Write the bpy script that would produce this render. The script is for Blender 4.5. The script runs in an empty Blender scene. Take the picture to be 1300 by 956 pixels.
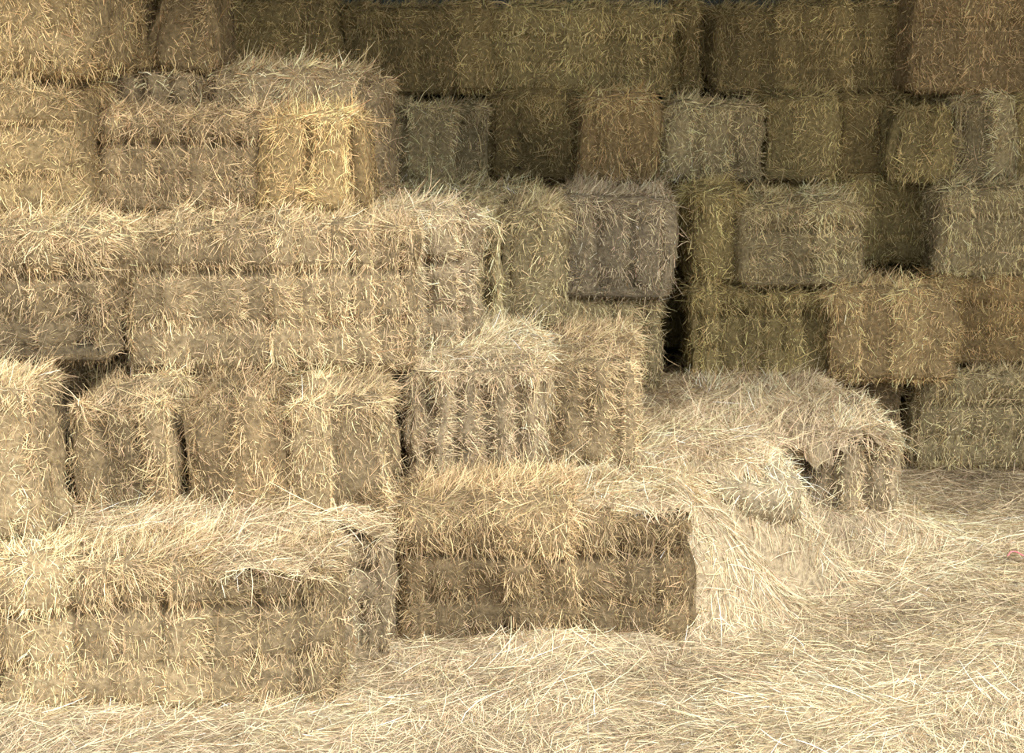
import bpy, math, numpy as np
from mathutils import Vector
R = np.random.RandomState(7)
scene = bpy.context.scene
scene.view_settings.view_transform='Standard'

# ------------------------------------------------------------ palette (linear albedo)
PAL = {
 'pale':  (0.68,0.54,0.34), 'cream': (0.74,0.61,0.40), 'gold': (0.61,0.44,0.21),
 'brown': (0.46,0.335,0.16), 'mid': (0.55,0.405,0.205), 'dtan': (0.51,0.38,0.21), 'tan':   (0.60,0.46,0.265), 'green':(0.55,0.44,0.20),
 'olive': (0.42,0.325,0.145), 'pgreen':(0.67,0.55,0.305)}

# ------------------------------------------------------------ materials
def straw_mat(name, rough, bump):
    m = bpy.data.materials.new(name); m.use_nodes = True
    nt = m.node_tree; b = nt.nodes['Principled BSDF']
    a = nt.nodes.new('ShaderNodeAttribute'); a.attribute_name = 'Col'
    tc = nt.nodes.new('ShaderNodeTexCoord')
    n = nt.nodes.new('ShaderNodeTexNoise'); n.inputs['Scale'].default_value = 60 if bump else 9
    n.inputs['Detail'].default_value = 4
    nt.links.new(tc.outputs['Object'], n.inputs['Vector'])
    mr = nt.nodes.new('ShaderNodeMapRange')
    mr.inputs['From Min'].default_value = .25; mr.inputs['From Max'].default_value = .75
    mr.inputs['To Min'].default_value = .45 if bump else .80; mr.inputs['To Max'].default_value = 1.35 if bump else 1.15
    nt.links.new(n.outputs['Fac'], mr.inputs['Value'])
    vm = nt.nodes.new('ShaderNodeVectorMath'); vm.operation = 'SCALE'
    nt.links.new(a.outputs['Color'], vm.inputs[0]); nt.links.new(mr.outputs['Result'], vm.inputs['Scale'])
    nt.links.new(vm.outputs['Vector'], b.inputs['Base Color'])
    b.inputs['Roughness'].default_value = rough
    b.inputs['Specular IOR Level'].default_value = .25
    if bump:
        bp = nt.nodes.new('ShaderNodeBump'); bp.inputs['Strength'].default_value = .8; bp.inputs['Distance'].default_value = .01
        nt.links.new(n.outputs['Fac'], bp.inputs['Height']); nt.links.new(bp.outputs['Normal'], b.inputs['Normal'])
    return m
M_STRAW = straw_mat('straw_stalks', .55, False)
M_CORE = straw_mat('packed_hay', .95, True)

# ------------------------------------------------------------ helpers
def nrm(v): return v/np.maximum(np.linalg.norm(v, axis=-1, keepdims=True), 1e-9)
class Noise:
    def __init__(s, freq, seed, n=9):
        r = np.random.RandomState(seed)
        k = nrm(r.normal(size=(n,3)))*freq*r.uniform(.6,1.7,(n,1)); s.k=k; s.p=r.uniform(0,6.28,n); s.n=n
    def __call__(s, P): return np.sin(P@s.k.T+s.p).sum(1)/math.sqrt(s.n/2)*.7

def stalks(root,d0,ln,w,nv,col,curl=.22,droop=None,seg=3):
    """curved flat stalks: seg segments starting at root along d0"""
    n=len(root); pts=[root]; d=d0; ax=R.normal(0,curl,(n,3))
    for k in range(seg):
        pts.append(pts[-1]+d*(ln/seg)[:,None])
        d=d+ax
        if droop is not None: d=d+np.array([0,0,-1.])*droop[:,None]
        d=nrm(d)
    wv=nrm(np.cross(nrm(pts[-1]-pts[0]), nv+R.normal(0,.55,(n,3))))*w[:,None]*.5
    taper=[.8,1.,.95,.5] if seg==3 else [1,1,.6]
    V=np.stack([q for k,p in enumerate(pts) for q in (p-wv*taper[k],p+wv*taper[k])],1).reshape(-1,3)
    m=2*(seg+1); b=(np.arange(n)*m)[:,None]
    F=np.concatenate([b+np.array([[2*k,2*k+1,2*k+3,2*k+2]]) for k in range(seg)],1).reshape(-1,4)
    return V,F,np.repeat(col,m,axis=0),1

def build(name, parts, loc=(0,0,0), rot=(0,0,0)):
    Vs,Fs,Cs,Ms=[],[],[],[]; o=0
    for V,F,C,mi in parts:
        Vs.append(V);Fs.append(F+o);Cs.append(C);Ms.append(np.full(len(F),mi));o+=len(V)
    V=np.concatenate(Vs).astype(np.float32);F=np.concatenate(Fs).astype(np.int32);C=np.concatenate(Cs);Mi=np.concatenate(Ms).astype(np.int32)
    me=bpy.data.meshes.new(name)
    me.vertices.add(len(V)); me.vertices.foreach_set('co',V.ravel())
    me.loops.add(F.size); me.loops.foreach_set('vertex_index',F.ravel())
    me.polygons.add(len(F)); me.polygons.foreach_set('loop_start',np.arange(0,F.size,4,dtype=np.int32))
    me.update(calc_edges=True)
    me.materials.append(M_CORE); me.materials.append(M_STRAW)
    me.polygons.foreach_set('material_index',Mi)
    me.polygons.foreach_set('use_smooth',(Mi==0))
    at=me.color_attributes.new('Col','FLOAT_COLOR','POINT')
    at.data.foreach_set('color',np.concatenate([C,np.ones((len(C),1))],1).astype(np.float32).ravel())
    ob=bpy.data.objects.new(name,me); scene.collection.objects.link(ob)
    ob.location=loc; ob.rotation_euler=rot
    return ob

def stalk_cols(n, base, patch=None):
    base=np.array(base)
    c=np.tile(base,(n,1))*np.exp(R.normal(-.04,.30,(n,1)))
    t=R.rand(n)
    lt=base*1.15+np.array([.08,.07,.055])
    k=t<.15; c[k]=lt*R.uniform(.85,1.12,(k.sum(),1))
    k=(t>.80); c[k]=base*np.array([.55,.48,.40])*R.uniform(.55,1.3,(k.sum(),1))
    c*=1+R.normal(0,.04,(n,3))
    if patch is not None: c*=patch[:,None]
    return np.clip(c,.01,.86)

# ------------------------------------------------------------ one bale
def box_grid(h, step):
    Vs,Fs=[],[];o=0
    for ax in range(3):
        u,v=[a for a in range(3) if a!=ax]
        nu=max(4,int(2*h[u]/step)); nv=max(4,int(2*h[v]/step))
        U,W=np.meshgrid(np.linspace(-h[u],h[u],nu+1),np.linspace(-h[v],h[v],nv+1),indexing='ij')
        I=np.arange((nu+1)*(nv+1)).reshape(nu+1,nv+1)
        q=np.stack([I[:-1,:-1],I[1:,:-1],I[1:,1:],I[:-1,1:]],-1).reshape(-1,4)
        for s in (-1,1):
            P=np.zeros((U.size,3));P[:,u]=U.ravel();P[:,v]=W.ravel();P[:,ax]=s*h[ax]
            flip=(s<0)^(ax==1)
            Fs.append((q[:,::-1] if flip else q)+o);Vs.append(P);o+=len(P)
    return np.concatenate(Vs),np.concatenate(Fs)

BSEED=[100]
def bale(x0,x1,yf,d,z0,z1,kind='L',tint='tan',dens=1.0,rot=0,loose=1.0):
    BSEED[0]+=1; sd=BSEED[0]; r=np.random.RandomState(sd)
    near=yf<7.1; far=yf>9.1
    x0-=.012;x1+=.012;z1+=.012
    h=np.array([(x1-x0)/2,d/2,(z1-z0)/2]); c=((x0+x1)/2, yf+d/2+r.uniform(-.02,.02)*(2 if far else 1), (z0+z1)/2)
    ax=0 if kind=='L' else 1
    nl=Noise(6,sd); nm=Noise(24,sd+500); nf=Noise(60,sd+900); nc=Noise(9,sd+1300); ncb=Noise(26,sd+1500); ng=Noise(5,sd+1700)
    ph=r.uniform(0,.1); so=r.uniform(-1,1,60); pitch=r.uniform(.085,.13)
    ph2=r.uniform(0,.2); so2=r.uniform(-1,1,60); pitch2=r.uniform(.10,.17)
    rr=.062
    base=np.array(PAL[tint])*np.exp(r.normal(0,.05))
    def slab(P):
        s=P[:,ax]+1.5+ph+.014*nl(P); i=np.floor(s/pitch).astype(int)%60; f=s/pitch%1
        return i,np.minimum(f,1-f)*pitch
    def fold(P):
        s=P[:,0]+1.5+ph2+.022*nl(P)+.01*nm(P); i=np.floor(s/pitch2).astype(int)%60; f=s/pitch2%1
        return i,np.minimum(f,1-f)*pitch2
    lowamp=.034 if far else .027
    def surf(P):
        q=np.clip(P,-(h-rr),h-rr); dd=P-q; n=nrm(dd); pos=q+n*rr
        i,e=slab(P)
        k=(np.abs(n[:,ax])<.7)
        D=lowamp*nl(P)+.013*nm(P)+.005*nf(P)
        g=np.clip(.55+.6*ng(P),0,1)
        D=D+k*(-.038*g*np.exp(-(e/.012)**2)+.016*so[i])
        i2,e2=fold(P)
        ke=(np.abs(n[:,1])>.6)&(ax==1)
        D=D+ke*(-.060*g*np.exp(-(e2/.020)**2)+.022*so2[i2])
        if kind=='L':
            for zz,am in ((-.34,.020),(.34,.044)):
                D=D-(np.abs(n[:,1])>.6)*am*np.exp(-((P[:,2]/(2*h[2])-zz*.5+.012*nl(P))/.034)**2)
        D=np.minimum(D,.042)
        D=np.where(n[:,2]<-.5,0,D)
        return pos+n*D[:,None],n,i,i2,(k&(e<.010)&(g>.5))|(ke&(e2<.016)&(g>.35))
    def tonef(P,n,i,i2):
        t=(1+.20*so[i]*(np.abs(n[:,ax])<.7))*(1+.20*nl(P))
        if kind=='E': t=t*(1+.26*so2[i2])
        return np.clip(t,.45,1.4)
    V,F=box_grid(h,.020 if dens>.4 else .05)
    pos,n,i,i2,_=surf(V)
    parts=[(pos,F,np.clip(base*.34*tonef(V,n,i,i2)[:,None],.01,.8),0)]  # core colour darkened to stand in for shade between the stalks
    den=(25000 if near else 14500)*dens; wid=.0016 if near else .0022
    faces=[(1,-1,1.0),(0,-1,.55),(0,1,.55),(2,1,.7),(1,1,.04)]
    Ps=[]
    for a,s,wt in faces:
        u,v=[k for k in range(3) if k!=a]
        N=int(4*h[u]*h[v]*den*wt)
        P=np.zeros((N,3));P[:,u]=R.uniform(-h[u],h[u],N);P[:,v]=R.uniform(-h[v],h[v],N);P[:,a]=s*h[a];Ps.append(P)
    P=np.concatenate(Ps)
    if kind=='L':   # twine grooves stay clear of stalks
        gr=(np.abs(P[:,1])>h[1]*.98)&(np.abs(P[:,2]/(2*h[2])-.17+.012*nl(P))<.032)&(R.rand(len(P))<.82)
        P=P[~gr]
    pos,n,i,i2,gro=surf(P)
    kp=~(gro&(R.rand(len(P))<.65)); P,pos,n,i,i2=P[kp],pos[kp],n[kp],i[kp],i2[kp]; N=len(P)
    up=np.array([0,0,1.]); side=np.abs(n[:,2])<.72
    hz=nrm(np.cross(up,n)+1e-6); dn=nrm(-(up-n*n[:,2:3]))
    a=np.where(side, nc(P)*.6+ncb(P)*.55+R.normal(0,.40,N), nc(P)*1.8+ncb(P)*.6+R.normal(0,.5,N)+r.uniform(0,3))
    wild=R.rand(N)<.22; a=np.where(wild,R.uniform(-3.1,3.1,N),a)
    t2=nrm(np.cross(n,hz))
    A=np.where(side[:,None],dn,t2)
    sg=np.where(R.rand(N)<.75,1,-1)
    dv=A*(np.cos(a)*sg)[:,None]+hz*np.sin(a)[:,None]
    out=np.abs(R.normal(0,.12,N))*np.where(side,1,.7)+.02
    stick=R.rand(N)<.014; out=np.where(stick,R.uniform(.4,1.1,N),out)
    dv=nrm(dv+n*out[:,None])
    ln=np.where(side,R.gamma(3,.0145,N),R.gamma(4,.021,N))*np.where(stick,1.5,1); ln=ln.clip(.012,.20)
    col=stalk_cols(N,base,tonef(P,n,i,i2))
    parts.append(stalks(pos-n*.004-dv*(ln*.3)[:,None],dv,ln,wid*R.uniform(.5,1.4,N),n,col,.20,R.uniform(0,.22,N)*side))
    # wisps matted over the top edges
    per=[(1,-1,2*h[0]),(0,-1,2*h[1]),(0,1,2*h[1])]
    Ps=[]
    for a_,s,l in per:
        N=int(l*1200*dens*loose*(1 if near else .65)); P=np.zeros((N,3)); P[:,2]=h[2]-np.abs(R.normal(0,.03,N)); P[:,a_]=s*h[a_]
        back=np.abs(R.normal(0,.03,N)); top=R.rand(N)<.5
        P[:,2]=np.where(top,h[2],P[:,2]); P[:,a_]=np.where(top,s*(h[a_]-back),P[:,a_])
        o=1-a_; P[:,o]=R.uniform(-h[o],h[o],N); Ps.append(P)
    P=np.concatenate(Ps); pos,n,i,i2,_=surf(P); N=len(P)
    cl=np.clip(nm(P)*.6+.42+.55*nl(P),.08,1.9)
    hz=nrm(np.cross(up,n)+1e-6)
    o_=nrm(n*np.array([1,1,.15]))
    dv=nrm(o_*R.uniform(.0,.65,(N,1))+hz*(nc(P)*1.2+R.normal(0,.8,N))[:,None]+up*R.uniform(-.4,.18,(N,1)))
    ln=(R.gamma(3.5,.0205,N)*cl).clip(.015,.25)
    parts.append(stalks(pos-n*.012-dv*(ln*.25)[:,None],dv,ln,wid*R.uniform(.5,1.3,N),n,stalk_cols(N,base*1.02,tonef(P,n,i,i2)),.20,R.uniform(.05,.65,N)))
    k=1.0 if near else (2.4 if far else 1.6)
    return build('hay_bale',parts,c,(r.uniform(-.014,.014),r.uniform(-.015,.015)*k,rot+r.uniform(-.022,.022)*k))

# ============================================================ BALES (metres; x right, y away, z up)
B=bale; r=math.radians
# ---- ground course
B(-.37,.61,6.00,.48,0,.47,'L','dtan',1.15,r(-1))
B(-1.52,-.54,5.42,.38,0,.46,'L','tan',1.1,r(1))
B(-2.52,-1.54,5.42,.38,0,.46,'L','tan',.5)
B(-1.36,-.40,5.84,.50,0,.45,'L','pale',.9)
B(-2.36,-1.38,5.84,.50,0,.45,'L','tan',.2)
B(.02,1.00,6.52,.46,0,.44,'L','cream',.5)
B(-.98,.0,6.52,.46,0,.44,'L','tan',.1)
B(-1.98,-1.0,6.4,.50,0,.44,'L','tan',.1)
B(1.08,1.50,7.20,.92,0,.45,'E','pale',1.15,r(-2),1.6)
B(.62,1.06,7.04,.95,0,.44,'E','pale',.3)
B(.16,.60,7.04,.95,0,.44,'E','pale',.2)
B(-.82,.14,7.04,.48,0,.44,'L','tan',.08)
B(-.82,.14,7.54,.48,0,.44,'L','tan',.08)
B(-1.8,-.84,7.0,.9,0,.44,'L','tan',.08)
B(.50,1.46,8.14,.42,0,.44,'L','pale',.6)
B(-.48,.48,8.14,.42,0,.44,'L','tan',.08)
B(.85,1.82,8.60,.48,0,.44,'L','tan',.4)
B(-.14,.83,8.60,.48,0,.44,'L','tan',.08)
B(1.86,2.84,8.66,.48,0,.46,'L','pgreen',1.1,r(1.5))
B(2.87,3.85,8.70,.48,0,.46,'L','pgreen',.6)
# ---- second course
B(-1.43,-1.09,5.95,.88,.46,.86,'E','tan',1.1,r(1))
B(-1.07,-.74,5.98,.88,.46,.87,'E','dtan',1.1)
B(-.72,-.41,5.95,.88,.46,.85,'E','tan',1.1,r(-1))
B(-1.95,-1.46,5.68,.90,.46,.95,'E','tan',1.0,r(2))
B(-.39,.11,6.42,.86,.46,.88,'E','pale',1.15,r(1),1.0)
B(.13,.47,6.70,.86,.46,.87,'E','tan',1.1,r(-5),1.3)
B(-.90,.06,7.32,.42,.46,.87,'L','tan',.1)
B(-1.9,-.93,6.9,.85,.46,.88,'L','tan',.1)
B(.20,.64,8.10,.90,.46,.89,'E','pgreen',1.0)
B(-.78,.18,8.10,.45,.46,.89,'L','tan',.08)
B(.83,1.45,8.52,.46,.46,.88,'L','green',1.1,r(1))
B(1.46,1.98,8.40,.50,.46,.87,'E','mid',1.2,r(-4),1.6)
B(2.02,2.98,8.84,.46,.47,.88,'L','gold',1.0)
# ---- third course
B(-1.30,-.335,6.34,.36,.87,1.38,'L','tan',1.15,r(-.5))
B(-1.12,-.155,6.74,.40,.87,1.37,'L','pale',1.0)
B(-2.30,-1.315,6.12,.50,.95,1.37,'L','tan',1.0)
B(-2.1,-1.15,7.0,.85,.88,1.38,'L','tan',.2)
B(-.45,-.06,7.22,.80,.88,1.32,'E','pgreen',1.0,r(1))
B(-.04,.20,7.30,.75,.88,1.34,'E','pgreen',1.1,0,1.6)
B(-1.1,-.47,7.2,.60,.88,1.38,'L','tan',.2)
B(.22,.70,8.02,.90,.90,1.32,'E','cream',1.1,r(-3),1.5)
B(-.78,.18,8.12,.45,.90,1.31,'L','pgreen',.6)
B(-.78,.18,8.60,.45,.90,1.31,'L','pgreen',.6)
B(.83,1.03,8.62,.42,.89,1.29,'E','green',1.0)
B(1.04,1.60,8.52,.50,.89,1.26,'L','pgreen',1.2,r(3),1.5)
B(2.02,2.98,8.86,.46,.89,1.31,'L','pgreen',1.1,r(1),1.4)
# ---- upper left steps
B(-.86,-.52,6.58,.56,1.39,1.74,'E','gold',1.2,r(-2),1.4)
B(-1.45,-.87,6.66,.46,1.39,1.75,'L','dtan',1.1,r(1),1.3)
B(-1.14,-.50,7.18,.55,1.39,1.85,'L','tan',1.1,r(-4),1.6)
B(-2.40,-1.47,6.38,.60,1.39,1.85,'L','mid',1.0,r(2))
B(-1.7,-1.17,7.2,.60,1.39,1.86,'E','tan',.5)
B(-2.40,-1.44,6.48,.60,1.86,2.36,'L','mid',1.0,r(-1))
B(-1.57,-1.36,7.2,.60,1.87,2.36,'E','gold',1.1)
B(-1.35,-1.12,7.25,.60,1.87,2.34,'E','mid',1.1)
# ---- fourth course, rear
B(-1.7,-.73,9.22,.5,1.31,1.72,'L','green',.3)
B(-.70,-.13,9.18,.60,1.31,1.69,'E','pgreen',1.1,r(2),1.5)
B(-.11,.35,9.30,.60,1.31,1.71,'E','olive',1.0,r(-2))
B(.37,.67,9.16,.60,1.31,1.70,'E','gold',1.1,r(2))
B(.75,1.22,9.20,.60,1.31,1.68,'E','pgreen',1.1,r(-3),1.4)
B(1.24,1.60,9.26,.60,1.31,1.72,'E','green',1.1)
B(1.62,1.83,9.38,.60,1.31,1.70,'E','olive',1.0)
B(1.84,2.11,9.14,.60,1.31,1.70,'E','green',1.1,r(3))
B(2.13,2.42,9.18,.60,1.31,1.73,'E','pgreen',1.1,0,1.5)
B(2.44,3.00,9.24,.60,1.31,1.71,'E','green',1.0)
# ---- fifth course, rear
B(-1.50,-.87,9.42,.46,1.73,2.20,'L','olive',1.0)
B(-.85,-.11,9.46,.46,1.73,2.15,'L','olive',1.0,r(2))
B(-.09,.79,9.38,.46,1.73,2.13,'L','green',1.0,r(-1))
B(.81,.99,9.72,.40,1.73,2.17,'E','olive',1.0)
B(1.01,1.93,9.50,.46,1.73,2.16,'L','olive',1.0)
B(1.94,2.90,9.28,.46,1.73,2.22,'L','mid',1.0,r(1))
# ---- rear supporting courses
for k in range(5):
    for (za,zb) in ((0,.45),(.46,.88),(.89,1.30)):
        x=-1.75+k*.98
        B(x,x+.96,9.36,.55,za,zb,'L','green',(.9 if k in(2,3) else .3) if za>.8 else .1)

# ============================================================ LOOSE STRAW
def sstep(a,b,x):
    t=np.clip((x-a)/(b-a),0,1); return t*t*(3-2*t)
g1=Noise(2.2,1);g2=Noise(9,2);g3=Noise(30,3);gc=Noise(5,4);gc2=Noise(16,6)
def P3(x,y): return np.stack([x,y,np.zeros_like(x)],1)
LEX=[5.9,6.0,6.48,6.54,7.00,7.08,7.2,8.15,8.2,8.6]
LEV=[.58,.60,.66,.90,1.00,1.10,1.48,1.48,1.44,1.44]
def h_ground(x,y):
    p=P3(x,y); h=.018+.010*g1(p)+.010*g2(p)+.006*g3(p)
    xe=np.interp(y,LEX,LEV)
    top=np.interp(y,[6.0,6.12,6.3,7.0,7.15,8.0,9],[.10,.28,.42,.44,.18,.14,.06])
    w=np.interp(y,[6,6.3,6.7,7.2],[.22,.42,.48,.32])*(1+.22*g2(p))
    h=h+(top-.02)*(1-sstep(0,1,(x-xe+.06)/w))*np.where(x<.58,sstep(6.15,6.3,y),sstep(5.90,6.22,y))
    h=h+.03*np.exp(-((y-5.96)/.10)**2)*sstep(-.5,-.3,x)*(1-sstep(.6,.9,x))*(1+.6*g2(p))
    return np.maximum(h,.004)
def m_ground(x,y):
    xe=np.interp(y,LEX,LEV)
    bad=((x<xe-.10)&(y>6.10))|((x<-.62)&(y>5.50))|((x<-.45)&(y>5.92))|((y>8.8))
    return ~bad
def straw_field(name,x0,x1,y0,y1,hf,mask,dens,base,step=.03,lenk=.027,wid=.0018,rough=1.0,patch=.13):
    nx=int((x1-x0)/step);ny=int((y1-y0)/step)
    X,Y=np.meshgrid(np.linspace(x0,x1,nx+1),np.linspace(y0,y1,ny+1),indexing='ij');x=X.ravel();y=Y.ravel()
    V=np.stack([x,y,hf(x,y)],1)
    I=np.arange(len(V)).reshape(nx+1,ny+1)
    F=np.stack([I[:-1,:-1],I[1:,:-1],I[1:,1:],I[:-1,1:]],-1).reshape(-1,4)
    ok=mask(x,y); F=F[ok[F].all(1)]
    base=np.array(base); p=P3(x,y)
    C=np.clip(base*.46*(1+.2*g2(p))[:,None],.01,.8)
    N=int((x1-x0)*(y1-y0)*dens)
    x=R.uniform(x0,x1,N);y=R.uniform(y0,y1,N); ok=mask(x,y); x=x[ok];y=y[ok];N=len(x); e=.01
    z=hf(x,y);zx=(hf(x+e,y)-z)/e;zy=(hf(x,y+e)-z)/e
    n=nrm(np.stack([-zx,-zy,np.ones(N)],1)); p=P3(x,y)
    a=gc(p)*1.6+gc2(p)*.9+R.normal(0,.6,N)
    wl=R.rand(N)<.3;a=np.where(wl,R.uniform(0,6.28,N),a)
    t=np.stack([np.cos(a),np.sin(a),zx*np.cos(a)+zy*np.sin(a)],1)
    d=nrm(nrm(t)+n*(np.abs(R.normal(0,.14,N))*rough)[:,None])
    ln=R.gamma(3.0,lenk,N).clip(.02,.26)
    p0=np.stack([x,y,z],1)-n*.003-d*(ln*.4)[:,None]; p0[:,2]=np.maximum(p0[:,2],hf(p0[:,0],p0[:,1])-.004)
    tone=np.clip(1+patch*g2(p)+.09*g3(p),.5,1.3)
    S=stalks(p0,d,ln,wid*R.uniform(.45,1.3,N),n,stalk_cols(N,base,tone),.16,R.uniform(0,.2,N))
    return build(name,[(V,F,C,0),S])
LS=(.72,.585,.385)
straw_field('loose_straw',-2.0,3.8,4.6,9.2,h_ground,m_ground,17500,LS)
# straw spread on top of the front ledge
k1=Noise(6,21);k2=Noise(17,22)
def h_ledge(x,y):
    p=P3(x,y); xe=np.interp(y,LEX,LEV)
    h=.480+.022*k1(p)+.020*k2(p)+.012*g3(p)
    h=h-.06*np.exp(-((y-6.52)/.03)**2)*(x>.15)-.06*np.exp(-((y-7.12)/.03)**2)-.04*np.exp(-((x-1.07)/.02)**2)*(y>7.1)+.03*(y>6.7)*(y<7.1)
    h=h-.05*sstep(-.08,.02,x-xe)-.05*(1-sstep(6.02,6.10,y))
    return h
def m_ledge(x,y):
    xe=np.interp(y,LEX,LEV); return (x<xe+.01)&(x>-.36)&(y>6.03)
straw_field('loose_straw',-.38,1.52,6.02,8.55,h_ledge,m_ledge,19000,(.69,.55,.355),step=.02,rough=1.3,patch=.24)
def h_left(x,y):
    p=P3(x,y); return .468+.022*k1(p)+.018*k2(p)+.010*g3(p)+.06*sstep(5.74,5.98,y)-.04*(1-sstep(5.45,5.52,y))-.05*sstep(-.50,-.42,x)
def m_left(x,y): return (x<-.41)&(y>5.45)&((x<-.55)|(y>5.84))
straw_field('loose_straw',-2.2,-.40,5.44,6.05,h_left,m_left,21000,(.69,.55,.355),step=.02,rough=1.5,patch=.22)

# scrap of pink baler twine on the floor
cu=bpy.data.curves.new('baler_twine','CURVE');cu.dimensions='3D';cu.bevel_depth=.003;cu.bevel_resolution=2
sp=cu.splines.new('BEZIER');pts=[(1.90,7.02,.05),(1.93,7.05,.06),(1.97,7.02,.05),(2.00,7.05,.05)]
sp.bezier_points.add(3)
for b_,q in zip(sp.bezier_points,pts):
    b_.co=q;b_.handle_left_type=b_.handle_right_type='AUTO'
mt=bpy.data.materials.new('pink_twine');mt.use_nodes=True;mt.node_tree.nodes['Principled BSDF'].inputs['Base Color'].default_value=(.75,.22,.25,1)
cu.materials.append(mt);scene.collection.objects.link(bpy.data.objects.new('baler_twine',cu))

# ============================================================ BARN SHELL (side walls and roof unseen, added to hold back sky light)
def simple_mat(name,c1,c2,scale,st=(1,1,1)):
    m=bpy.data.materials.new(name);m.use_nodes=True;nt=m.node_tree;b=nt.nodes['Principled BSDF']
    tc=nt.nodes.new('ShaderNodeTexCoord');mp=nt.nodes.new('ShaderNodeMapping');mp.inputs['Scale'].default_value=st
    n=nt.nodes.new('ShaderNodeTexNoise');n.inputs['Scale'].default_value=scale;n.inputs['Detail'].default_value=6
    cr=nt.nodes.new('ShaderNodeValToRGB');cr.color_ramp.elements[0].color=(*c1,1);cr.color_ramp.elements[1].color=(*c2,1)
    cr.color_ramp.elements[0].position=.3;cr.color_ramp.elements[1].position=.7
    nt.links.new(tc.outputs['Object'],mp.inputs['Vector']);nt.links.new(mp.outputs['Vector'],n.inputs['Vector'])
    nt.links.new(n.outputs['Fac'],cr.inputs['Fac']);nt.links.new(cr.outputs['Color'],b.inputs['Base Color'])
    b.inputs['Roughness'].default_value=.8;return m
MW=simple_mat('weathered_sheet_metal',(.025,.034,.030),(.06,.07,.06),3,(1,1,.2))
MF=simple_mat('earth_floor',(.30,.22,.13),(.48,.37,.23),6)
def corrugated(name,p,u,v,lu,lv,nv):
    n=int(lu/.019);s=np.linspace(0,lu,n+1);off=.012*np.sin(s*2*math.pi/.076)
    p,u,v,nv=map(np.array,(p,u,v,nv));V=[]
    for k in (0,1): V.append(p+s[:,None]*u+off[:,None]*nv+k*lv*v)
    V=np.concatenate(V);F=[(i,i+1,n+1+i+1,n+1+i) for i in range(n)]
    me=bpy.data.meshes.new(name);me.from_pydata(V.tolist(),[],F);me.materials.append(MW)
    ob=bpy.data.objects.new(name,me);scene.collection.objects.link(ob);return ob
H=4.7
corrugated('wall_back',(-5,10.4,0),(1,0,0),(0,0,1),11,H,(0,1,0))
corrugated('unseen_wall_left',(-5,4.6,0),(0,1,0),(0,0,1),5.8,H,(1,0,0))  # out of view, added with its opposite to keep sky light off the rear
corrugated('unseen_wall_right',(6,4.6,0),(0,1,0),(0,0,1),5.8,H,(1,0,0))
corrugated('unseen_ceiling',(-5,4.6,H),(1,0,0),(0,1,0),11,5.8,(0,0,1))  # out of view; height and front edge set to shade the rear courses
me=bpy.data.meshes.new('floor');me.from_pydata([(-12,-8,0),(13,-8,0),(13,10.5,0),(-12,10.5,0)],[],[(0,1,2,3)]);me.materials.append(MF)
scene.collection.objects.link(bpy.data.objects.new('floor',me))

# ============================================================ LIGHT
w=bpy.data.worlds.new('sky');scene.world=w;w.use_nodes=True
bg=w.node_tree.nodes['Background'];bg.inputs['Color'].default_value=(1,.98,.94,1);bg.inputs['Strength'].default_value=2.35
sl=bpy.data.lights.new('sun','SUN');sl.energy=4.7;sl.angle=math.radians(20);sl.color=(1,.965,.90)
so_=bpy.data.objects.new('sun',sl);scene.collection.objects.link(so_);so_.location=(3,-4,8)
so_.rotation_euler=Vector((-.42,.62,-.76)).to_track_quat('-Z','Y').to_euler()

# ============================================================ CAMERA
cd=bpy.data.cameras.new('camera');cd.sensor_width=36;cd.lens=66.5;cd.clip_end=100
co=bpy.data.objects.new('camera',cd);scene.collection.objects.link(co)
co.location=(0,0,2.0);co.rotation_euler=(math.radians(79.9),0,0)
scene.camera=co
